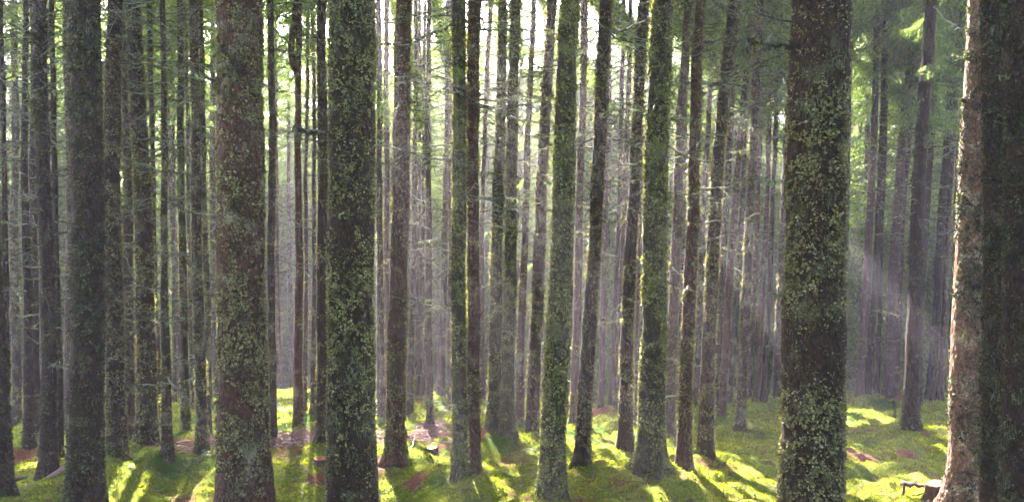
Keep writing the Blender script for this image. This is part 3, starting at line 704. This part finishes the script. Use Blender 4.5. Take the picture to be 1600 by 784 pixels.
# openings whose sunbeams hang in the air between the trunks
for (x, y, D, rad) in [(775, 40, 12, .45), (800, 150, 13, .3), (690, 240, 12, .3), (630, 260, 11, .3), (955, 250, 12, .4), (850, 430, 13, .35), (1060, 300, 12, .35), (1150, 380, 14, .4), (1365, 480, 14, .6),
                       (520, 120, 11, .3), (900, 560, 13, .3), (1440, 350, 14, .4)]:
    LITPTS.append((*pix(x, y, D), rad))
TRUNKFREE = np.array(LITPTS[:77])
for (x, y, rad) in [(620, 150, .2), (700, 200, .26), (770, 150, .28), (860, 300, .26), (960, 260, .26), (1110, 300, .24), (1150, 420, .2), (1370, 440, .22)]:
    for D in np.arange(8, 16, .5): LITPTS.append((*pix(x, y, D), rad))     # slots in the canopy that let sheets of light through
LITPTS = np.array(LITPTS)
def blocks(x, y):
    h = SUN_DIR[:2] / np.linalg.norm(SUN_DIR[:2]); v = np.array([x, y]) - TRUNKFREE[:, :2]; u = v @ h
    q = np.abs(v[:, 0] * h[1] - v[:, 1] * h[0]); zz = TRUNKFREE[:, 2] + u * math.tan(el)
    return bool(np.any((u > 0) & (q < 0.06) & (zz < float(profile(y)) + 21)))
def scatter(n, y0, y1, gap, fdeep, label_s, label_d, grp):
    k = tries = 0
    while k < n and tries < 6000:
        tries += 1
        y = rb.uniform(y0, y1); x = rb.uniform(-0.78, 0.78) * y
        if any((x - a) ** 2 + (y - b) ** 2 < gap * gap for a, b in placed) or blocks(x, y): continue
        placed.append((x, y)); k += 1; d = rb.random() < fdeep(x / y)
        far_tree(x, y, d, label_d if d else label_s, grp)
scatter(54, 22.5, 34, 1.8, lambda u: 0.35 + 0.6 * (u > 0.36) + 0.3 * (u < -0.45), 'bare stemmed spruce in the haze beyond the crest, one of many alike',
        'green spruce with low boughs beyond the crest, one of many alike', 'spruces just beyond the crest')
scatter(54, 34, 50, 2.6, lambda u: 0.9, 'slim spruce deep in the hazy wood, one of many alike', 'dense green spruce deep in the hazy wood, one of many alike', 'spruces deep in the hazy wood')
scatter(70, 50, 84, 3.3, lambda u: 1.0, 'x', 'pale farthest spruce closing off the wood, one of many alike', 'farthest spruces closing off the wood')

for (u, y) in [(-.19, 36), (-.155, 40), (-.12, 37), (-.09, 44), (-.05, 38), (-.02, 42), (.01, 36.5), (.045, 41), (.08, 38), (-.14, 31), (-.30, 38), (.0, 30), (.17, 37)]:
    far_tree(u * y, y, True, 'dense green spruce deep in the hazy wood, one of many alike', 'spruces deep in the hazy wood')
# trees behind the camera shade the trunks from the open sky
for (x, y) in [(-7, -3), (-3.5, -8), (5.5, -7), (9.5, -2.5), (-10.5, 1.5), (11, 3)]:
    far_tree(x, y, True, 'spruce of the wood behind the viewpoint', 'spruces behind the viewpoint')

def open_canopy():
    P = LITPTS[:, :3]; rad = LITPTS[:, 3]; S = SUN_DIR
    for o, data, root in CROWNS:
        M = (Matrix.Translation(root.location) @ Matrix.LocRotScale(o.location, o.rotation_euler, o.scale))
        A = np.array(M); c0 = (A @ np.array([0, 0, 5.5, 1]))[:3]
        v = c0 - P; u = v @ S; d = np.sqrt(np.maximum(0, (v * v).sum(1) - u * u))
        near = np.where((u > 0) & (d < 11))[0]
        if len(near) == 0: continue
        t = data['needles'].mean(1) @ A[:3, :3].T + A[:3, 3]; kill = np.zeros(len(t), bool)
        for i in near:
            w_ = t - P[i]; uu = w_ @ S; dd = (w_ * w_).sum(1) - uu * uu
            kill |= (dd < (rad[i] * 1.05) ** 2) & (uu > 0)
        if not kill.any(): continue
        wd = data['wood']; wv = np.concatenate(wd.v); wf = np.concatenate(wd.f); fc = wv[wf].mean(1) @ A[:3, :3].T + A[:3, 3]; kw = np.zeros(len(fc), bool)
        for i in near:
            w_ = fc - P[i]; uu = w_ @ S; kw |= ((w_ * w_).sum(1) - uu * uu < (rad[i] * 1.1) ** 2) & (uu > 0)
        wm = MB(); wm.add(wv, wf[~kw], 1)
        o.data = crown_build(data['needles'][~kill], wm)
open_canopy()

# ------------------------------------------------------------------ stumps, logs, brush, ferns
def on_ground(x, y, dz=0.0):
    D = base_dist(y); p = pix(x, y, D); return np.array([p[0], D, float(ground(np.array([p[0]]), np.array([D]))[0]) + dz]), D
def stump(x, y, wpx, hpx, label, top, side, seed, tilt=0.0):
    b, D = on_ground(x, y); r = np.random.default_rng(seed); root = thing('tree_stump', b, label, 'stump', 'old stumps in the moss')
    Rr = wpx * D / F / 2; Hh = hpx * D / F; n = 40; th = np.arange(n) * 2 * np.pi / n
    zs = np.array([-0.15, 0, .15, .3, .5, .7, .85, .97, 1.0]); V = []
    for z in zs:
        k = (1 + 0.5 * math.exp(-max(z, 0) / .25)) * (1 + 0.09 * np.sin(4 * th + seed) + 0.05 * np.sin(9 * th + z) + 0.02 * r.normal(size=n))
        V.append(np.stack([np.cos(th) * Rr * k * (0.97 if z == 1 else 1), np.sin(th) * Rr * k * (0.97 if z == 1 else 1), z * Hh + tilt * np.cos(th) * Rr * max(z, 0)], 1))
    V = np.concatenate(V); m = len(zs)
    i = np.arange(m - 1)[:, None] * n; j = np.arange(n)[None]; k = (j + 1) % n
    mb = MB(); mb.add(V, np.stack([i + j, i + k, i + n + k, i + n + j], -1).reshape(-1, 4)); link('bark_side', mb.mesh('bark_side', side), root)
    ring = V[-n:]; c = ring.mean(0); mb = MB()
    rings = [ring * f + c * (1 - f) + [0, 0, 0.002 + 0.004 * math.sin(12 * f)] for f in (1.0, .8, .6, .4, .2)]
    VV = np.concatenate(rings + [c[None] + [0, 0, .004]])
    fs = []
    i = np.arange(4)[:, None] * n
    mb.add(VV, np.stack([i + j, i + k, i + n + k, i + n + j], -1).reshape(-1, 4))
    mb.add(np.concatenate([rings[-1], c[None] + [0, 0, .004]]), [[a, (a + 1) % n, n] for a in range(n)])
    link('cut_face', mb.mesh('cut_face', top), root)
    return root, D, Rr, Hh
stump(673.5, 719, 19, 16, 'small grey brown stump on the moss between two trunks left of the photo centre', CUTGREY, BARK['grey'], 1)
stump(503, 751, 22, 14, 'low dark stump with orange cut top, half behind the bearded mossy giant', CUT, CHAR, 2)
rt, D_, Rr, Hh = stump(1461, 798, 28, 30, 'freshly cut stump with bright orange top at the lower right', CUT, BARK['brown'], 3, 0.2)
# rotten slab propped on a stick beside it
b, D = on_ground(1405, 792)
slab = thing('rotten_log', b, 'dark rotten log piece propped up left of the orange topped stump', 'log')
L3 = np.array([pix(x, y, D) - b for x, y in ((1407, 757), (1412, 754), (1420, 757), (1427, 755), (1434, 758), (1440, 757), (1447, 761))])
mb = MB(); v, f = tube(L3, [.012, .020, .024, .019, .022, .016, .010], 12); v[:, 1] = (v[:, 1]) * 2.0; v += np.clip(wob(v + b, 40, 10, 2), -1, 1)[:, None] * .006; mb.add(v, f); link('slab', mb.mesh('slab', CHAR), slab)
mb = MB(); mb.add(*tube([pix(1413, 757, D) - b, pix(1411, 775, D) - b, pix(1410, 795, D) - b], [.012, .014, .017], 8)); link('prop_stick', mb.mesh('prop_stick', BARK['brown']), slab)

def log(pts, r0, r1, m, label, name='fallen_log', cat='log', grp=None, seg=12, sub=0, lift=0.5, hgt=None, seed=0):
    r = np.random.default_rng(seed); P = []
    for i, (x, y) in enumerate(pts):
        g, D = on_ground(x, y); g[2] += r0 * lift + (hgt[i] if hgt else 0); P.append(g)
    P = np.array(P); base = P[0].copy(); s = np.linspace(0, 1, len(P)); S = np.linspace(0, 1, 16)
    Q = np.stack([np.interp(S, s, P[:, k]) for k in range(3)], 1) - base; Lg = np.linalg.norm(Q[-1])
    Q[1:-1] += r.normal(size=(14, 3)) * Lg * 0.008
    mb = MB(); v, f = tube(Q, np.linspace(r0, r1, 16), seg); v += np.clip(wob(v + base, 25, 8, 2), -1, 1)[:, None] * r0 * 0.08; n0 = len(v)
    mb.add(v, f); mb.add(v[:seg], [list(range(seg))][0:1] if seg == 4 else [[0, i, i + 1] for i in range(1, seg - 1)]); mb.add(v[-seg:], [[0, i + 1, i] for i in range(1, seg - 1)])
    for k in range(sub):
        i = int(r.integers(3, 15)); d = r.normal(size=3) * [1, 1, .6] + [0, 0, .35]; d /= np.linalg.norm(d); l = r.uniform(.08, .3) * Lg; t = np.linspace(0, 1, 5)[:, None]
        mb.add(*tube(Q[i] + d * l * t + .04 * l * r.normal(size=(5, 3)) * (t > 0), np.linspace(r1 * .8, r1 * .35, 5), 5))
    o = link(name, mb.mesh(name, m)); o.location = [float(c) for c in base]; return tag(o, label, cat, grp)
log([(18, 786), (60, 779), (106, 768)], .036, .03, PINKWOOD, 'smooth pinkish log lying on the moss left of the broad dark green trunk', seg=16)
log([(16, 762), (40, 764), (66, 768)], .022, .018, BARK['dark'], 'dark pole lying on the moss above the pinkish log at far left', seg=12, sub=3)
log([(682, 709), (696, 707), (712, 704)], .035, .03, PALEWOOD, 'short pale barkless log right of the small grey brown stump')
FB = 'fallen dead branches on the moss'
def stick(pts, r0, label, m=TWIG, sub=4, hgt=None, seed=1): log(pts, r0, r0 * .4, m, label, 'fallen_branch', 'branch', FB, 6, sub, 1.0, hgt, seed)
stick([(205, 748), (222, 744), (238, 739)], .014, 'short dark branch lying between the mossy footed trunk and the red patched one', sub=3, seed=3)
stick([(268, 742), (292, 747), (318, 752)], .010, 'thin twig on the moss in front of the black footed trunk', seed=4)
stick([(424, 752), (440, 741), (468, 733)], .009, 'thin dark twig lying left of the orange topped stump by the bearded giant', BROWNTWIG, 6, [0, .03, .05], 5)
stick([(455, 756), (480, 758), (505, 768)], .010, 'reddish twig on the moss below the low stump by the bearded giant', BROWNTWIG, 5, [0, .03, .0], 6)
stick([(605, 776), (640, 776), (665, 763)], .010, 'bent brown twig lying on the moss below the red brown flared trunk', BROWNTWIG, 3, None, 7)
stick([(640, 716), (646, 708), (652, 698)], .009, 'pale upright stick leaning left of the small grey brown stump', PALEWOOD, 1, [0, .12, .28], 8)
stick([(672, 733), (676, 737), (680, 742)], .015, 'short dark stub poking out of the bright patch below the small stump', BARK['dark'], 2, [.10, .05, 0], 9)
stick([(690, 672), (700, 667), (706, 664)], .012, 'dark stick jutting from the right end of the brush bank behind the small stump', BARK['dark'], 4, [0, .1, .2], 10)
stick([(752, 664), (757, 655), (760, 640)], .010, 'curved dark stick standing between the close pair and the light beam trunks', BARK['dark'], 2, [0, .15, .3], 11)
stick([(1315, 698), (1330, 699), (1342, 700)], .009, 'thin black twig on the moss just right of the giant lichened trunk', sub=2, seed=12)
stick([(1314, 775), (1335, 780), (1352, 788)], .012, 'dark branch on the moss at the foot of the giant lichened trunk, right side', sub=2, seed=13)
stick([(1362, 640), (1376, 645), (1395, 650)], .012, 'arched dead branch on the crest left of the little dead post', BARK['dark'], 5, [.25, .10, .05], 14)
stick([(1437, 652), (1441, 643), (1445, 636)], .016, 'forked dead snag leaning right behind the rugged purple brown trunk', BARK['grey'], 3, [0, .12, .3], 15)
stick([(1200, 738), (1212, 737), (1224, 736)], .018, 'grey stick lying left of the giant lichened trunk at its foot', PALEWOOD, 1, None, 16)
stick([(838, 716), (822, 714), (806, 717)], .010, 'thin dark twig beside the brown litter patch left of the curved green trunk', BROWNTWIG, 2, None, 17)
stick([(925, 768), (934, 757), (943, 752)], .013, 'reddish bark chunk lying right of the leaning trunk with the dark band', BROWNTWIG, 2, None, 18)
stick([(1150, 684), (1158, 681), (1168, 677)], .010, 'twig lying across the root hump of the slender grey trunk', BARK['dark'], 2, None, 19)
# little dead post
b, D = on_ground(1397, 664)
o = thing('dead_post', b, 'little dead post standing on the crest left of the rugged purple brown trunk', 'snag')
mb = MB(); mb.add(*tube([[0, 0, -.1], [.01, 0, .1], [0, .01, .22], [-.02, 0, .31]], [.035, .026, .028, .03], 10)); link('post', mb.mesh('post', BARK['grey']), o)
mb = MB(); mb.add(*tube([[0, 0, .28], [-.1, 0, .30], [-.2, .02, .36]], [.015, .01, .005], 6)); link('arm', mb.mesh('arm', BARK['grey']), o)

def brush(x0, x1, y0, y1, h, n, label, seed):
    r = np.random.default_rng(seed); c, D = on_ground((x0 + x1) / 2, (y0 + y1) / 2); mb = MB()
    Da, Db = base_dist(y1), base_dist(y0)
    for i in range(n):
        yy = r.uniform(Da, Db); u = r.normal() * .33; u = max(-1, min(1, u)); xx = c[0] + u * (x1 - x0) / 2 * D / F
        z = float(ground(np.array([xx]), np.array([yy]))[0]) + r.uniform(0, h) * (1 - u * u)
        a = r.normal() * .6 + (0 if r.random() < .7 else 1.5); l = r.uniform(.15, .55); t = np.linspace(-.5, .5, 6)[:, None]
        d = np.array([math.cos(a), math.sin(a), r.normal() * .22]); cu = np.array([0, 0, -r.uniform(0, .5)])
        P = np.array([xx, yy, z]) - c + d * l * t + cu * l * t * t + .02 * l * r.normal(size=(6, 3))
        mb.add(*tube(P, np.linspace(.007, .0025, 6) * r.uniform(.6, 1.4), 4), m=int(r.random() < .15))
    o = link('brush_pile', mb.mesh('brush_pile', [BROWNTWIG, PALEWOOD])); o.location = [float(q) for q in c]; tag(o, label, 'brush pile', 'piles of dead twigs')
brush(422, 500, 688, 716, .15, 420, 'heap of reddish dead twigs between the big brown trunk and the bearded giant', 1)
brush(634, 708, 672, 694, .12, 380, 'long heap of reddish dead twigs behind the small grey brown stump', 2)
brush(268, 340, 702, 726, .07, 220, 'low scatter of reddish twigs around the black footed trunk at left', 3)
brush(588, 612, 680, 692, .10, 70, 'small reddish twig heap left of the red brown flared trunk', 4)

def fern(x, y, size, label, seed):
    r = np.random.default_rng(seed); b, D = on_ground(x, y); mb = MB()
    for k in range(9):
        a = k * 6.283 / 9 + r.normal() * .2; l = size * r.uniform(.7, 1.1); el_ = r.uniform(.5, 1.0)
        for s in np.linspace(.1, 1, 22):
            c = np.array([math.cos(a) * l * s, math.sin(a) * l * s, l * (el_ * s - .75 * s * s)])
            wd = l * .22 * math.sin(math.pi * min(1, s * .9 + .08)) + .004
            for sd in (-1, 1):
                q = np.array([-math.sin(a) * sd, math.cos(a) * sd, -.25]); f_ = np.array([math.cos(a), math.sin(a), 0])
                mb.add(np.array([c, c + q * wd * .5 + f_ * l * .03, c + q * wd + f_ * l * .015, c + q * wd * .5 - f_ * l * .015]), [[0, 1, 2, 3]])
    o = link('fern', mb.mesh('fern', FERN)); o.location = [float(q) for q in b]; tag(o, label, 'fern', 'ferns in the moss')
fern(327, 742, .17, 'small pale green fern right of the black footed trunk', 1)
fern(248, 766, .16, 'low green fern on the moss below the red patched slender trunk', 2)
fern(200, 762, .10, 'tiny fern at the foot of the lichen speckled trunk by the white sun patch', 3)
fern(24, 700, .28, 'bright fern clump behind the thin dark trunk at the far left edge', 4)
fern(443, 648, .35, 'yellow green fern clump right of the big brown trunk, far back', 5)
fern(486, 676, .25, 'sunny fern left of the bearded giant, above the twig heap', 6)
fern(1455, 785, .10, 'sprig of green fern against the orange topped stump', 7)
fern(930, 738, .07, 'tiny dark sprig on bright moss between the leaning and the dark streaked trunk', 8)
fern(688, 650, .3, 'yellow green fern far back left of the close pair of trunks', 9)

# ------------------------------------------------------------------ moss shoots over the visible ground (nobody could count them)
def moss():
    r = np.random.default_rng(5); n = 430000
    u = r.uniform(0, 1, n); y = 7.2 * (21.5 / 7.2) ** (u ** 0.9)
    x = r.uniform(-0.72, 0.72, n) * (y + 1)
    p = np.stack([x, y, 0 * x], 1)
    keep = litter(x, y) < r.uniform(0.2, 1.0, n)
    clump = wob(p, 9, 10, 14); keep &= clump > r.normal(-0.25, .55, n)
    x, y = x[keep], y[keep]; n = len(x); z = np.zeros(n)
    z = ground(x, y); p = np.stack([x, y, 0 * x], 1); z = z + np.abs(wob(p, 7, 10, 5)) * 0.03 + wob(p, 21, 10, 6) * 0.010 - .004
    c = np.stack([x, y, z], 1); s = 0.016 + 0.0016 * (y - 7)
    h = (s * r.uniform(0.5, 1.8, n))[:, None]; a = r.uniform(0, 6.283, n); t = np.stack([np.cos(a), np.sin(a), 0 * a], 1)
    d = np.stack([r.normal(0, .5, n), r.normal(0, .5, n), np.ones(n)], 1)
    v = np.stack([c - t * h * .32, c + t * h * .32, c + d * h], 1)
    mb = MB(); mb.add(v.reshape(-1, 3), np.arange(3 * n).reshape(-1, 3))
    tag(link('moss_cover', mb.mesh('moss_cover', MOSSBLADE)), kind='stuff', label='bright green moss carpet between the trunks', cat='moss')
moss()
def twig_litter():
    r = np.random.default_rng(9); mb = MB()
    for i in range(2600):
        y = 7.2 * (19.5 / 7.2) ** r.uniform(); x = r.uniform(-.7, .7) * y
        if r.random() > 0.25 + 0.75 * float(litter(np.array([x]), np.array([y]))[0]): continue
        z = float(ground(np.array([x]), np.array([y]))[0]) + 0.03; a = r.uniform(0, 6.28); l = r.uniform(.06, .38); t = np.linspace(-.5, .5, 4)[:, None]
        d = np.array([math.cos(a), math.sin(a), r.normal() * .12])
        mb.add(*tube(np.array([x, y, z]) + d * l * t + .06 * l * r.normal(size=(4, 3)), np.linspace(.006, .003, 4) * r.uniform(.6, 1.5), 4), m=int(r.integers(0, 3)))
    tag(link('twig_litter', mb.mesh('twig_litter', [BROWNTWIG, TWIG, BARK['grey']])), kind='stuff', label='small fallen twigs strewn over the moss', cat='twigs')
twig_litter()

# ------------------------------------------------------------------ haze
x0, x1, y0, y1, z0, z1 = -120, 120, -14, 125, -14.6, 30
me = bpy.data.meshes.new('haze')
me.from_pydata([(x, y, z) for x in (x0, x1) for y in (y0, y1) for z in (z0, z1)], [], [(0, 1, 3, 2), (4, 6, 7, 5), (0, 4, 5, 1), (2, 3, 7, 6), (0, 2, 6, 4), (1, 5, 7, 3)])
m = bpy.data.materials.new('haze'); m.use_nodes = True; nt = m.node_tree; nt.nodes.clear()
pv = nt.nodes.new('ShaderNodeVolumePrincipled'); pv.inputs['Color'].default_value = (0.92, 0.82, 1.0, 1)
pv.inputs['Density'].default_value = 0.0023; pv.inputs['Anisotropy'].default_value = 0.4
out = nt.nodes.new('ShaderNodeOutputMaterial'); nt.links.new(pv.outputs[0], out.inputs['Volume'])
me.materials.append(m); tag(link('haze', me), kind='stuff')
print('objects', len(bpy.data.objects))
